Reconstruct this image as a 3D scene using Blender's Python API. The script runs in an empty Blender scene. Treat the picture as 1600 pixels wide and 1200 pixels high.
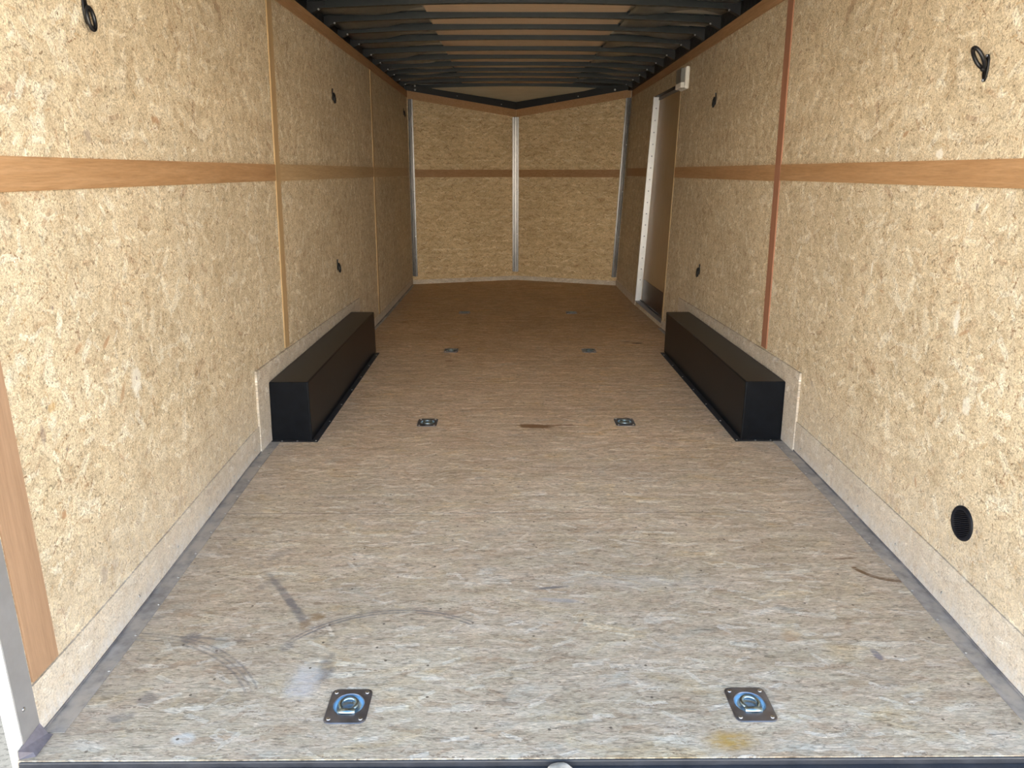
import bpy, bmesh, math, random
import numpy as np
from mathutils import Vector, Matrix

random.seed(7)
S = bpy.context.scene
COL = S.collection

# ------------------------------------------------------------------ camera
def look(pitch, yaw, roll):
    p, y, r = map(math.radians, (pitch, yaw, roll))
    f = Vector((math.sin(y) * math.cos(p), math.cos(y) * math.cos(p), math.sin(p)))
    rt = Vector((math.cos(y), -math.sin(y), 0)); up = rt.cross(f)
    R = rt * math.cos(r) + up * math.sin(r); U = -rt * math.sin(r) + up * math.cos(r)
    return Matrix((R, U, -f)).transposed()

cam_d = bpy.data.cameras.new('camera'); cam = bpy.data.objects.new('camera', cam_d); COL.objects.link(cam)
cam_d.sensor_fit = 'HORIZONTAL'; cam_d.sensor_width = 36; cam_d.lens = 1149.16 / 1600 * 36
cam_d.clip_start = 0.02; cam_d.clip_end = 500
cam.matrix_world = Matrix.Translation((-0.1048, 0, 1.2675)) @ look(-16.117, 0.4467, 0.018).to_4x4()
S.camera = cam

# ------------------------------------------------------------------ sky, sun, exposure
S.view_settings.view_transform = 'Standard'; S.view_settings.look = 'None'
S.view_settings.gamma = 1; S.view_settings.use_curve_mapping = False
S.view_settings.exposure = 0.0
W = bpy.data.worlds.new('sky'); S.world = W; W.use_nodes = True
wn = W.node_tree; wn.nodes.clear()
# bright warm haze low over the yard, bluer and dimmer overhead
tc = wn.nodes.new('ShaderNodeTexCoord'); sx = wn.nodes.new('ShaderNodeSeparateXYZ'); wn.links.new(tc.outputs['Generated'], sx.inputs[0])
rp = wn.nodes.new('ShaderNodeValToRGB'); wn.links.new(sx.outputs[2], rp.inputs[0])
SKY = [(0.0, (1.0, 0.85, 0.63)), (0.15, (0.95, 0.87, 0.72)), (0.32, (0.42, 0.49, 0.55)), (0.50, (0.09, 0.145, 0.215)), (1.0, (0.04, 0.075, 0.125))]
while len(rp.color_ramp.elements) < len(SKY): rp.color_ramp.elements.new(0.5)
for e, (p_, c_) in zip(rp.color_ramp.elements, SKY): e.position = p_; e.color = (*c_, 1)
bg = wn.nodes.new('ShaderNodeBackground'); bg.inputs[1].default_value = 11.7
wo = wn.nodes.new('ShaderNodeOutputWorld')
wn.links.new(rp.outputs[0], bg.inputs[0]); wn.links.new(bg.outputs[0], wo.inputs[0])
sun_d = bpy.data.lights.new('sun', 'SUN'); sun = bpy.data.objects.new('sun', sun_d); COL.objects.link(sun)
sun_d.energy = 31.0; sun_d.angle = 0.0093; sun_d.color = (1.0, 0.93, 0.84)
# high sun standing over the front of the trailer, so its light only reaches the yard behind it
sun.rotation_euler = Vector((0.35, -0.42, -0.84)).to_track_quat('-Z', 'Y').to_euler()

# ------------------------------------------------------------------ wall geometry (slightly bowed liner)
_yy = np.arange(1.0, 9.2, 0.05)
def _tab(ys, xs):
    v = np.interp(_yy, ys, xs); k = np.ones(9) / 9
    return np.convolve(np.pad(v, 4, mode='edge'), k, 'valid')
_LB = _tab([1.3, 1.7, 2.14, 3.2, 3.5, 5, 6.44, 8.3, 9], [-1.200, -1.203, -1.221, -1.264, -1.264, -1.245, -1.214, -1.2, -1.199])
_LT = _tab([1.3, 4.24, 5.5, 9], [-1.20, -1.195, -1.193, -1.19])
_RB = _tab([1.3, 1.55, 2.05, 2.8, 3.44, 5, 6.1, 7.1, 8.3, 9], [1.185, 1.19, 1.222, 1.246, 1.257, 1.228, 1.197, 1.168, 1.165, 1.175])
_RT = _tab([1.3, 4.15, 5.28, 7.1, 9], [1.205, 1.215, 1.235, 1.262, 1.275])
ZT = 2.11
def XW(side, y, z):
    b, t = (_LB, _LT) if side < 0 else (_RB, _RT)
    a = float(np.interp(y, _yy, b)); c = float(np.interp(y, _yy, t))
    return a + (c - a) * z / ZT
REAR = 1.355
CL, AP, CR = (-1.199, 8.604), (0.012, 8.968), (1.177, 8.50)     # front wall corners and apex at floor level
TL, TA, TR = (-1.19, 8.60, 2.115), (0.010, 8.968, 1.948), (1.262, 8.55, 2.125)  # their tops

# ------------------------------------------------------------------ object helpers
def link(name, me, mat=None, parent=None):
    o = bpy.data.objects.new(name, me); COL.objects.link(o)
    if mat is not None and me is not None: me.materials.append(mat)
    if parent is not None: o.parent = parent
    return o
def obj(name, bm, mat, parent=None, smooth=False, bevel=0):
    bmesh.ops.recalc_face_normals(bm, faces=bm.faces)
    me = bpy.data.meshes.new(name); bm.to_mesh(me); bm.free()
    if smooth:
        for p in me.polygons: p.use_smooth = True
    o = link(name, me, mat, parent)
    if bevel:
        m = o.modifiers.new('bevel', 'BEVEL'); m.width = bevel; m.segments = 2; m.limit_method = 'ANGLE'
    return o
def empty(name, loc=(0, 0, 0)):
    o = bpy.data.objects.new(name, None); COL.objects.link(o); o.location = loc; o.empty_display_size = 0.05
    return o
def tag(o, label=None, cat=None, group=None, kind=None):
    if label: o['label'] = label
    if cat: o['category'] = cat
    if group: o['group'] = group
    if kind: o['kind'] = kind
    return o
def box(bm, x0, x1, y0, y1, z0, z1):
    v = [bm.verts.new(p) for p in [(x0, y0, z0), (x1, y0, z0), (x1, y1, z0), (x0, y1, z0), (x0, y0, z1), (x1, y0, z1), (x1, y1, z1), (x0, y1, z1)]]
    for f in [(0, 3, 2, 1), (4, 5, 6, 7), (0, 1, 5, 4), (1, 2, 6, 5), (2, 3, 7, 6), (3, 0, 4, 7)]: bm.faces.new([v[i] for i in f])
    return v
def hexa(bm, pts):
    v = [bm.verts.new(p) for p in pts]
    for f in [(0, 3, 2, 1), (4, 5, 6, 7), (0, 1, 5, 4), (1, 2, 6, 5), (2, 3, 7, 6), (3, 0, 4, 7)]: bm.faces.new([v[i] for i in f])
def lathe(bm, prof, n=32, cx=0, cy=0, cz=0, axis='Z', close=True):
    """profile of (radius, height) pairs turned about an axis"""
    rings = []
    for r, h in prof:
        ring = []
        for i in range(n):
            a = 2 * math.pi * i / n; c, s = r * math.cos(a), r * math.sin(a)
            p = (cx + c, cy + s, cz + h) if axis == 'Z' else (cx + h, cy + c, cz + s) if axis == 'X' else (cx + c, cy + h, cz + s)
            ring.append(bm.verts.new(p))
        rings.append(ring)
    for a, b in zip(rings, rings[1:]):
        for i in range(n): bm.faces.new((a[i], a[(i + 1) % n], b[(i + 1) % n], b[i]))
    if close:
        bm.faces.new(rings[-1]); bm.faces.new(rings[0][::-1])
def tube(bm, path, r, n=10, closed=True, squash=1.0, nrm=Vector((0, 0, 1))):
    P = [Vector(p) for p in path]; N = len(P); rings = []
    for i in range(N):
        t = (P[(i + 1) % N] - P[i - 1]) if closed or 0 < i < N - 1 else (P[1] - P[0] if i == 0 else P[-1] - P[-2])
        t.normalize(); s = t.cross(nrm)
        if s.length < 1e-4: s = t.cross(Vector((1, 0, 0)))
        s.normalize(); u = s.cross(t)
        rings.append([bm.verts.new(P[i] + s * r * math.cos(2 * math.pi * k / n) + u * r * squash * math.sin(2 * math.pi * k / n)) for k in range(n)])
    for i in range(N if closed else N - 1):
        a, b = rings[i], rings[(i + 1) % N]
        for k in range(n): bm.faces.new((a[k], a[(k + 1) % n], b[(k + 1) % n], b[k]))
    if not closed: bm.faces.new(rings[0][::-1]); bm.faces.new(rings[-1])
def span(a, b, step): return np.linspace(a, b, max(2, int(math.ceil((b - a) / step)) + 1))
def sheet(bm, us, vs, fn_in, fn_out, skip=lambda u, v: False):
    """closed slab between two surfaces sampled on a grid; cells where skip() is true stay open"""
    nu, nv = len(us), len(vs); A = {}; B = {}
    keep = [[not skip((us[i] + us[i + 1]) / 2, (vs[j] + vs[j + 1]) / 2) for j in range(nv - 1)] for i in range(nu - 1)]
    def g(D, fn, i, j):
        if (i, j) not in D: D[i, j] = bm.verts.new(fn(us[i], vs[j]))
        return D[i, j]
    for i in range(nu - 1):
        for j in range(nv - 1):
            if not keep[i][j]: continue
            c = [(i, j), (i + 1, j), (i + 1, j + 1), (i, j + 1)]
            bm.faces.new([g(A, fn_in, *q) for q in c]); bm.faces.new([g(B, fn_out, *q) for q in c[::-1]])
            for k, (di, dj) in enumerate([(0, -1), (1, 0), (0, 1), (-1, 0)]):
                ii, jj = i + di, j + dj
                if not (0 <= ii < nu - 1 and 0 <= jj < nv - 1 and keep[ii][jj]):
                    p, q = c[k], c[(k + 1) % 4]
                    bm.faces.new((g(A, fn_in, *q), g(A, fn_in, *p), g(B, fn_out, *p), g(B, fn_out, *q)))
def wallslab(bm, side, y0, y1, z0, z1, t, base=0.0, z1b=None):
    """strip lying on a side wall, following its bow; t = how far it stands into the room"""
    ys = span(y0, y1, 0.1); vs = [0, 0.5, 1.0]
    top = lambda y: z1 if z1b is None else z1 + (z1b - z1) * (y - y0) / (y1 - y0)
    z = lambda y, v: z0 + (top(y) - z0) * v
    sheet(bm, ys, vs, lambda y, v: (XW(side, y, z(y, v)) - side * t, y, z(y, v)), lambda y, v: (XW(side, y, z(y, v)) - side * base, y, z(y, v)))

# ------------------------------------------------------------------ material helpers
class NT:
    def __init__(s, name):
        s.m = bpy.data.materials.new(name); s.m.use_nodes = True; s.t = s.m.node_tree; s.t.nodes.clear()
        s.b = s.n('ShaderNodeBsdfPrincipled'); o = s.n('ShaderNodeOutputMaterial'); s.l(s.b.outputs[0], o.inputs[0])
    def n(s, k, **kw):
        x = s.t.nodes.new(k)
        for a, v in kw.items(): setattr(x, a, v)
        return x
    def l(s, a, b): s.t.links.new(a, b)
    def put(s, sock, v):
        if isinstance(v, bpy.types.NodeSocket): s.l(v, sock)
        elif v is not None: sock.default_value = v
    def math(s, op, a, b=None, c=None, clamp=False):
        x = s.n('ShaderNodeMath', operation=op); x.use_clamp = clamp
        for i, v in enumerate((a, b, c)):
            if v is not None: s.put(x.inputs[i], v)
        return x.outputs[0]
    def mix(s, f, a, b, mode='MIX'):
        x = s.n('ShaderNodeMix', data_type='RGBA', blend_type=mode)
        s.put(x.inputs[0], f); s.put(x.inputs[6], a if isinstance(a, bpy.types.NodeSocket) else (*a, 1)); s.put(x.inputs[7], b if isinstance(b, bpy.types.NodeSocket) else (*b, 1))
        return x.outputs[2]
    def ramp(s, v, pts, interp='LINEAR'):
        x = s.n('ShaderNodeValToRGB'); r = x.color_ramp; r.interpolation = interp
        while len(r.elements) < len(pts): r.elements.new(0.5)
        for e, (p, c) in zip(r.elements, pts): e.position = p; e.color = (*c, 1) if hasattr(c, '__len__') else (c, c, c, 1)
        s.put(x.inputs[0], v); return x.outputs[0]
    def step(s, v, lo, hi, a=0.0, b=1.0):
        x = s.n('ShaderNodeMapRange', interpolation_type='SMOOTHSTEP')
        s.put(x.inputs[0], v); x.inputs[1].default_value = lo; x.inputs[2].default_value = hi; x.inputs[3].default_value = a; x.inputs[4].default_value = b
        return x.outputs[0]
    def noise(s, vec, scale, detail=3, rough=0.55, dims='3D', dist=0.0):
        x = s.n('ShaderNodeTexNoise', noise_dimensions=dims); s.put(x.inputs['Vector'], vec)
        x.inputs['Scale'].default_value = scale; x.inputs['Detail'].default_value = detail; x.inputs['Roughness'].default_value = rough; x.inputs['Distortion'].default_value = dist
        return x.outputs[0]
    def mapping(s, vec, loc=(0, 0, 0), rot=(0, 0, 0), scale=(1, 1, 1)):
        x = s.n('ShaderNodeMapping'); s.put(x.inputs[0], vec); x.inputs[1].default_value = loc; x.inputs[2].default_value = rot; x.inputs[3].default_value = scale
        return x.outputs[0]
    def sep(s, vec):
        x = s.n('ShaderNodeSeparateXYZ'); s.put(x.inputs[0], vec); return x.outputs
    def com(s, x_, y_, z_=0.0):
        x = s.n('ShaderNodeCombineXYZ')
        for i, v in enumerate((x_, y_, z_)): s.put(x.inputs[i], v)
        return x.outputs[0]
    def vmath(s, op, a, b=None):
        x = s.n('ShaderNodeVectorMath', operation=op); s.put(x.inputs[0], a)
        if b is not None: s.put(x.inputs[1], b)
        return x.outputs[0]
    def pos(s): return s.n('ShaderNodeNewGeometry').outputs['Position']
    def local(s): return s.n('ShaderNodeTexCoord').outputs['Object']
    def bump(s, h, strength=0.2, dist=0.002):
        x = s.n('ShaderNodeBump'); x.inputs['Strength'].default_value = strength; x.inputs['Distance'].default_value = dist
        s.put(x.inputs['Height'], h); s.l(x.outputs[0], s.b.inputs['Normal'])
    def set(s, color=None, rough=None, metal=None, spec=None, coat=None):
        s.put(s.b.inputs['Base Color'], color if isinstance(color, bpy.types.NodeSocket) or color is None else (*color, 1))
        s.put(s.b.inputs['Roughness'], rough); s.put(s.b.inputs['Metallic'], metal); s.put(s.b.inputs['Specular IOR Level'], spec)
        s.put(s.b.inputs['Coat Weight'], coat); return s

def flakes(N, uv, scale, off, a, b, amin, amax):
    """one layer of loose strands: rectangles turned by a random angle inside scattered cells.
    gives (mask, random colour value, strand-aligned coordinates)"""
    q = N.mapping(uv, loc=off)
    v = N.n('ShaderNodeTexVoronoi', voronoi_dimensions='2D', feature='F1'); N.l(q, v.inputs['Vector'])
    v.inputs['Scale'].default_value = scale; v.inputs['Randomness'].default_value = 1
    c = N.sep(v.outputs['Color'])
    d = N.vmath('SUBTRACT', q, v.outputs['Position'])
    r = N.n('ShaderNodeVectorRotate', rotation_type='Z_AXIS'); N.l(d, r.inputs['Vector'])
    N.put(r.inputs['Angle'], N.math('MULTIPLY_ADD', c[0], amax - amin, amin))
    p = N.sep(r.outputs[0])
    wob = N.math('MULTIPLY', N.math('SUBTRACT', N.noise(q, scale * 5, 2, dims='2D'), 0.5), b * 1.1)
    mx = N.step(N.math('ABSOLUTE', N.math('ADD', p[0], wob)), a * 0.85, a, 1, 0)
    my = N.step(N.math('ABSOLUTE', N.math('ADD', p[1], wob)), b * 0.8, b, 1, 0)
    return N.math('MULTIPLY', mx, my), c, r.outputs[0]

def osb(name, plane, tones, dark, layers, streak, dust=None, grain=0.0, stains=None, amp=1.0, tint=None):
    """oriented strand board. plane: 'yz', 'xz' or 'xy'; layers: list of (scale, half length, half width, angle range, weight)"""
    N = NT(name); P = N.pos(); X = N.sep(P)
    uv = N.com(*{'yz': (X[1], X[2]), 'xz': (X[0], X[2]), 'xy': (X[0], X[1])}[plane])
    base = N.noise(N.mapping(uv, scale=streak), 14, 4, 0.65, '2D', 0.6)
    col = N.ramp(base, [(0.25, tones[0]), (0.5, tones[1]), (0.75, tones[2])])
    hgt = base
    for i, (sc, a, b, lo, hi, wt) in enumerate(layers):
        m, c, q = flakes(N, uv, sc, (3.7 * i + 1.3, 5.1 * i + 2.7, 0), a, b, lo, hi)
        fibre = N.noise(N.mapping(q, scale=(12, 110, 1)), 1.0, 2, 0.6, '2D')
        cc = N.ramp(c[1], [(0.0, tones[0]), (0.3, tones[1]), (0.6, tones[2]), (0.82, tones[3]), (0.93, tones[4]), (1.0, tones[5])])
        cc = N.mix(1.0, cc, N.ramp(fibre, [(0.3, 0.86), (0.7, 1.1)]), 'MULTIPLY')
        col = N.mix(N.math('MULTIPLY', m, wt), col, cc)
        hgt = N.mix(N.math('MULTIPLY', m, 0.6), hgt, c[2])
    # curly fibres between the strands
    cu = N.noise(N.mapping(uv, scale=streak), 70, 3, 0.7, '2D', 1.6)
    col = N.mix(1.0, col, N.ramp(cu, [(0.3, 1 - 0.34 * amp), (0.45, 0.98), (0.6, 1 + 0.10 * amp), (0.75, 1 + 0.2 * amp)]), 'MULTIPLY')
    fine = N.noise(N.mapping(uv, scale=streak), 210, 2, 0.7, '2D', 0.8)
    col = N.mix(1.0, col, N.ramp(fine, [(0.3, 1 - 0.24 * amp), (0.7, 1 + 0.14 * amp)]), 'MULTIPLY')
    # thin dark slivers and gaps
    for k, (sc, w) in enumerate(dark):
        m, c, q = flakes(N, uv, sc, (11.3 + k * 2.1, 7.7 + k * 4.3, 0), w[0], w[1], w[2], w[3])
        sel = N.step(c[1], w[4], w[4] + 0.02)
        nn = N.step(N.noise(uv, 160, 2, dims='2D'), 0.42, 0.55)
        col = N.mix(N.math('MULTIPLY', N.math('MULTIPLY', m, sel), N.math('MULTIPLY', nn, w[5])), col, w[6])
    broad = N.noise(uv, 2.2, 3, 0.5, '2D')
    col = N.mix(1.0, col, N.ramp(broad, [(0.3, 0.93), (0.7, 1.05)]), 'MULTIPLY')
    if stains: col = stains(N, X, uv, col)
    if dust: col = dust(N, X, uv, col)
    if tint: col = N.mix(1.0, col, tint, 'MULTIPLY')
    N.set(col, 0.62, 0.0, 0.3); N.bump(N.math('ADD', hgt, N.math('MULTIPLY', cu, 0.8)), 0.35, 0.0025)
    return N.m

PI = math.pi
wall_tones = [(0.47, 0.37, 0.245), (0.59, 0.485, 0.34), (0.68, 0.58, 0.43), (0.84, 0.79, 0.67), (0.44, 0.32, 0.195), (0.35, 0.22, 0.14)]
wall_layers = [(7, 0.060, 0.020, -PI / 2, PI / 2, 0.50), (11, 0.042, 0.013, 0.2, PI - 0.2, 0.55), (16, 0.032, 0.008, -0.9, 0.9, 0.50), (23, 0.022, 0.006, -PI / 2, PI / 2, 0.50)]
wall_dark = [(15, (0.020, 0.0036, -PI / 2, PI / 2, 0.55, 0.62, (0.40, 0.255, 0.125))), (19, (0.014, 0.0026, -PI / 2, PI / 2, 0.55, 0.6, (0.36, 0.21, 0.10))), (10, (0.028, 0.0026, -PI / 2, PI / 2, 0.77, 0.8, (0.20, 0.10, 0.05))), (21, (0.010, 0.0034, -PI / 2, PI / 2, 0.76, 0.8, (0.17, 0.10, 0.05))), (34, (0.007, 0.0014, -PI / 2, PI / 2, 0.70, 0.6, (0.22, 0.13, 0.07)))]
def low_dust(N, X, uv, col):
    h = N.math('ADD', X[2], N.math('MULTIPLY', N.math('SUBTRACT', N.noise(uv, 9, 4, 0.6, '2D'), 0.5), 0.10))
    near = N.step(X[1], 3.0, 6.5, 1.0, 0.35)
    near = N.math('MULTIPLY', near, N.step(N.noise(N.mapping(uv, scale=(1, 0.5, 1)), 45, 4, 0.7, '2D', 1.0), 0.35, 0.65, 0.45, 1.25))
    col = N.mix(N.math('MULTIPLY', N.step(h, 0.03, 0.50, 0.42, 0.0), near), col, (0.56, 0.53, 0.49))
    return N.mix(N.math('MULTIPLY', N.step(h, 0.0, 0.085, 0.50, 0.0), near), col, (0.60, 0.60, 0.62))
def wall_marks(N, X, uv, col):
    nz = N.noise(uv, 40, 4, 0.65, '2D'); left = N.step(X[0], -0.1, 0.1, 1, 0); right = N.step(X[0], -0.1, 0.1)
    def blob(col, sel, y, z, ry, rz, ang, c, s):
        m = N.n('ShaderNodeMapping', vector_type='TEXTURE'); N.l(uv, m.inputs[0]); m.inputs[1].default_value = (y, z, 0); m.inputs[2].default_value = (0, 0, ang); m.inputs[3].default_value = (ry, rz, 1)
        L = N.n('ShaderNodeVectorMath', operation='LENGTH'); N.l(m.outputs[0], L.inputs[0])
        d = N.math('ADD', L.outputs['Value'], N.math('MULTIPLY', N.math('SUBTRACT', nz, 0.5), 1.6))
        return N.mix(N.math('MULTIPLY', N.step(d, 0.6, 1.1, s, 0), sel), col, c)
    W_ = (0.86, 0.84, 0.78); B = (0.38, 0.21, 0.11); G = (0.26, 0.20, 0.17)
    for y, z, ry, rz, a, c, s in ((2.127, 0.665, 0.034, 0.052, 0, W_, 0.5), (2.132, 0.672, 0.004, 0.008, 0, G, 0.9), (2.040, 0.655, 0.034, 0.010, 0.9, B, 0.55), (1.800, 0.205, 0.016, 0.030, -0.3, G, 0.6), (1.86, 0.205, 0.022, 0.022, 0, G, 0.35),
                              (2.048, 1.358, 0.020, 0.018, 0, G, 0.55), (2.463, 1.424, 0.026, 0.014, 0, B, 0.7), (1.647, 0.668, 0.010, 0.035, 0, G, 0.55), (1.70, 0.72, 0.022, 0.012, 0, (0.45, 0.28, 0.10), 0.6),
                              (1.991, 0.814, 0.030, 0.008, 0.6, B, 0.7), (1.673, 0.447, 0.012, 0.012, 0, B, 0.8), (1.85, 0.83, 0.022, 0.010, 0.4, B, 0.5), (2.6, 0.55, 0.02, 0.006, 0.5, G, 0.6), (1.77, 0.95, 0.004, 0.006, 0, G, 1), (1.73, 0.60, 0.004, 0.006, 0, G, 1)):
        col = blob(col, left, y, z, ry, rz, a, c, s)
    for y, z, ry, rz, a, c, s in ((2.114, 0.849, 0.014, 0.045, 0, W_, 0.6), (2.066, 0.822, 0.03, 0.007, -0.5, B, 0.6), (2.683, 0.93, 0.008, 0.03, 0, W_, 0.6), (2.562, 1.386, 0.022, 0.008, -0.4, B, 0.7), (2.198, 0.30, 0.006, 0.022, -0.5, B, 0.8),
                              (2.998, 1.511, 0.02, 0.008, 0.3, B, 0.6), (2.106, 1.17, 0.006, 0.012, 0, G, 0.8), (2.338, 1.32, 0.020, 0.016, 0, W_, 0.6), (3.111, 0.366, 0.016, 0.016, 0, G, 0.5), (2.586, 0.86, 0.018, 0.006, 0, B, 0.6), (2.0, 0.62, 0.02, 0.03, 0.2, W_, 0.5), (1.85, 0.30, 0.006, 0.006, 0, G, 1)):
        col = blob(col, right, y, z, ry, rz, a, c, s)
    return col
M_WALL = osb('strand board wall', 'yz', wall_tones, wall_dark, wall_layers, (1, 1, 1), dust=low_dust, stains=wall_marks, amp=1.55)
M_FRONT = osb('strand board front wall', 'xz', [(c[0] * 1.07, c[1] * 0.99, c[2] * 0.84) for c in wall_tones], [(12, (0.026, 0.0048, -0.9, 0.9, 0.6, 0.85, (0.22, 0.12, 0.05))), (22, (0.013, 0.0040, -1.3, 1.3, 0.5, 0.8, (0.24, 0.13, 0.06)))],
              [(9, 0.050, 0.013, -0.5, 0.5, 0.45), (14, 0.035, 0.010, -0.6, 0.6, 0.45), (20, 0.026, 0.007, -0.5, 0.5, 0.45)], (0.5, 1.2, 1), amp=1.2)
def kick_dust(N, X, uv, col):
    col = N.mix(0.22, col, (0.55, 0.52, 0.48)); return low_dust(N, X, uv, col)
M_KICK = osb('dusty strand board kick panel', 'yz', [(c[0] * 0.95, c[1] * 0.97, c[2] * 1.08) for c in wall_tones], wall_dark, wall_layers, (1, 1, 1), dust=kick_dust, amp=1.7)

def floor_stains_and_light(N, X, uv, col):
    nz = N.noise(uv, 16, 5, 0.65, '2D'); nf = N.noise(N.mapping(uv, scale=(0.4, 1, 1)), 60, 4, 0.7, '2D')
    def blob(col, x, y, rx, ry, ang, c, s, edge=0.5, fine=True):
        m = N.n('ShaderNodeMapping', vector_type='TEXTURE'); N.l(uv, m.inputs[0]); m.inputs[1].default_value = (x, y, 0); m.inputs[2].default_value = (0, 0, ang); m.inputs[3].default_value = (rx, ry, 1)
        L = N.n('ShaderNodeVectorMath', operation='LENGTH'); N.l(m.outputs[0], L.inputs[0])
        d = N.math('ADD', L.outputs['Value'], N.math('MULTIPLY', N.math('SUBTRACT', nz, 0.5), 1.1))
        k = N.step(d, 1 - edge, 1 + edge * 0.3, s, 0)
        if fine: k = N.math('MULTIPLY', k, N.step(nf, 0.34, 0.54, 0.5, 1.0))
        return N.mix(k, col, c)
    def arc(col, cx, cy, r, w, a0, a1, c, s, lines=3):
        d = N.vmath('SUBTRACT', uv, (cx, cy, 0)); q = N.sep(d)
        L = N.n('ShaderNodeVectorMath', operation='LENGTH'); N.l(d, L.inputs[0])
        e = N.math('DIVIDE', N.math('SUBTRACT', L.outputs['Value'], r), w)
        an = N.math('ARCTAN2', q[1], q[0])
        band = N.step(N.math('ABSOLUTE', e), 0.8, 1.0, 1, 0)
        rib = N.step(N.math('SINE', N.math('MULTIPLY', e, lines * 2.6)), -0.3, 0.8, 0.25, 1.0)
        along = N.math('MULTIPLY', N.step(an, a0, a0 + 0.08), N.step(an, a1 - 0.15, a1, 1, 0))
        k = N.math('MULTIPLY', N.math('MULTIPLY', band, rib), N.math('MULTIPLY', along, N.step(nf, 0.3, 0.6, 0.3, 1.0)))
        return N.mix(N.math('MULTIPLY', k, s), col, c)
    grey = (0.16, 0.14, 0.13); brown = (0.17, 0.09, 0.04)
    col = arc(col, -0.415, 1.55, 0.385, 0.016, 0.95, 2.55, grey, 0.85)                 # curved tyre scuff
    col = arc(col, -1.16, 1.34, 0.47, 0.024, 0.50, 1.75, grey, 0.55, 4)
    col = blob(col, -0.80, 2.03, 0.20, 0.014, -0.95, grey, 0.6)                         # slanting drag mark
    col = blob(col, -0.73, 1.93, 0.10, 0.016, -0.95, grey, 0.6)
    col = blob(col, -0.665, 1.905, 0.030, 0.024, 0.2, (0.24, 0.14, 0.06), 0.8)
    col = blob(col, -0.69, 1.865, 0.022, 0.03, 0.0, (0.26, 0.16, 0.08), 0.6)
    col = blob(col, -0.68, 1.975, 0.020, 0.012, 0.0, brown, 0.6)
    col = blob(col, -0.715, 1.765, 0.020, 0.030, -0.3, grey, 0.55)
    col = blob(col, -0.585, 1.665, 0.026, 0.070, 0.0, grey, 0.62)
    col = blob(col, -1.00, 1.805, 0.032, 0.032, 0.0, grey, 0.62); col = blob(col, -0.93, 1.80, 0.12, 0.007, -0.12, grey, 0.5)
    col = blob(col, -1.005, 1.555, 0.030, 0.028, 0.0, grey, 0.55); col = blob(col, -1.035, 1.49, 0.034, 0.018, 0.2, grey, 0.6)
    col = blob(col, -0.88, 2.28, 0.06, 0.03, 0.7, grey, 0.35); col = blob(col, -0.86, 2.09, 0.05, 0.03, 0.7, grey, 0.4)
    col = blob(col, -0.63, 1.62, 0.05, 0.09, 0.0, (0.58, 0.56, 0.55), 0.5, 0.7)
    col = blob(col, 0.035, 3.600, 0.105, 0.035, -0.12, brown, 0.95, 0.35, False); col = blob(col, 0.19, 3.612, 0.08, 0.012, 0.05, brown, 0.8)
    col = blob(col, 0.035, 2.06, 0.055, 0.008, 0.15, grey, 0.9, fine=False); col = blob(col, 0.045, 1.99, 0.08, 0.012, -0.1, (0.36, 0.33, 0.33), 0.6)
    col = arc(col, 1.17, 2.215, 0.115, 0.020, -2.9, -1.25, brown, 1.3, 1)
    col = blob(col, 1.045, 2.235, 0.05, 0.008, 0.1, brown, 0.8)
    col = blob(col, 0.90, 5.51, 0.055, 0.02, 0.0, (0.06, 0.04, 0.03), 0.9, fine=False); col = blob(col, 0.82, 5.56, 0.04, 0.02, 0.0, grey, 0.6)
    col = blob(col, 0.41, 1.405, 0.060, 0.035, 0.0, (0.42, 0.25, 0.06), 0.9, 0.8)
    col = blob(col, 0.905, 1.72, 0.012, 0.03, 0.1, (0.16, 0.14, 0.16), 0.8); col = blob(col, 0.80, 1.60, 0.035, 0.018, 0.0, (0.30, 0.20, 0.11), 0.5)
    col = blob(col, 0.73, 1.94, 0.03, 0.015, -0.6, grey, 0.4); col = blob(col, 0.70, 1.80, 0.035, 0.03, 0, (0.40, 0.24, 0.12), 0.5)
    col = blob(col, -0.50, 4.97, 0.035, 0.02, 0, brown, 0.7); col = blob(col, -1.0, 6.35, 0.03, 0.025, 0, brown, 0.6)
    col = blob(col, -0.86, 1.42, 0.03, 0.02, 0, (0.62, 0.60, 0.55), 0.6); col = blob(col, 0.30, 2.1, 0.28, 0.05, 0, (0.6, 0.58, 0.55), 0.25, 0.9)
    # small flecks and nail holes
    v = N.n('ShaderNodeTexVoronoi', voronoi_dimensions='2D', feature='F1'); N.l(uv, v.inputs['Vector']); v.inputs['Scale'].default_value = 7
    c = N.sep(v.outputs['Color'])
    k = N.math('MULTIPLY', N.step(v.outputs['Distance'], 0.018, 0.035, 1, 0), N.step(c[0], 0.55, 0.57))
    col = N.mix(N.math('MULTIPLY', k, 0.85), col, (0.10, 0.07, 0.05))
    # butt joints between the sheets
    for y in (2.592, 3.868, 5.10, 6.33, 7.56):
        w = N.math('MULTIPLY', N.step(N.math('ABSOLUTE', N.math('SUBTRACT', X[1], y)), 0.0012, 0.0035, 1, 0), N.step(N.noise(uv, 5, 2, dims='2D'), 0.3, 0.6, 0.35, 0.8))
        col = N.mix(w, col, (0.17, 0.13, 0.10))
    # hue patches, then daylight's change with depth painted in: cool near, brown toward nose
    h1 = N.noise(N.mapping(uv, scale=(0.6, 1.3, 1)), 7, 4, 0.65, '2D', 0.5)
    col = N.mix(1.0, col, N.ramp(h1, [(0.25, (1.08, 1.0, 0.86)), (0.42, (1.0, 1.0, 1.0)), (0.58, (1.03, 0.99, 0.99)), (0.75, (0.92, 0.97, 1.04))]), 'MULTIPLY')
    yy = N.math('ADD', X[1], N.math('MULTIPLY', N.math('SUBTRACT', N.noise(uv, 1.6, 4, 0.6, '2D'), 0.5), 1.6))
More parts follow.
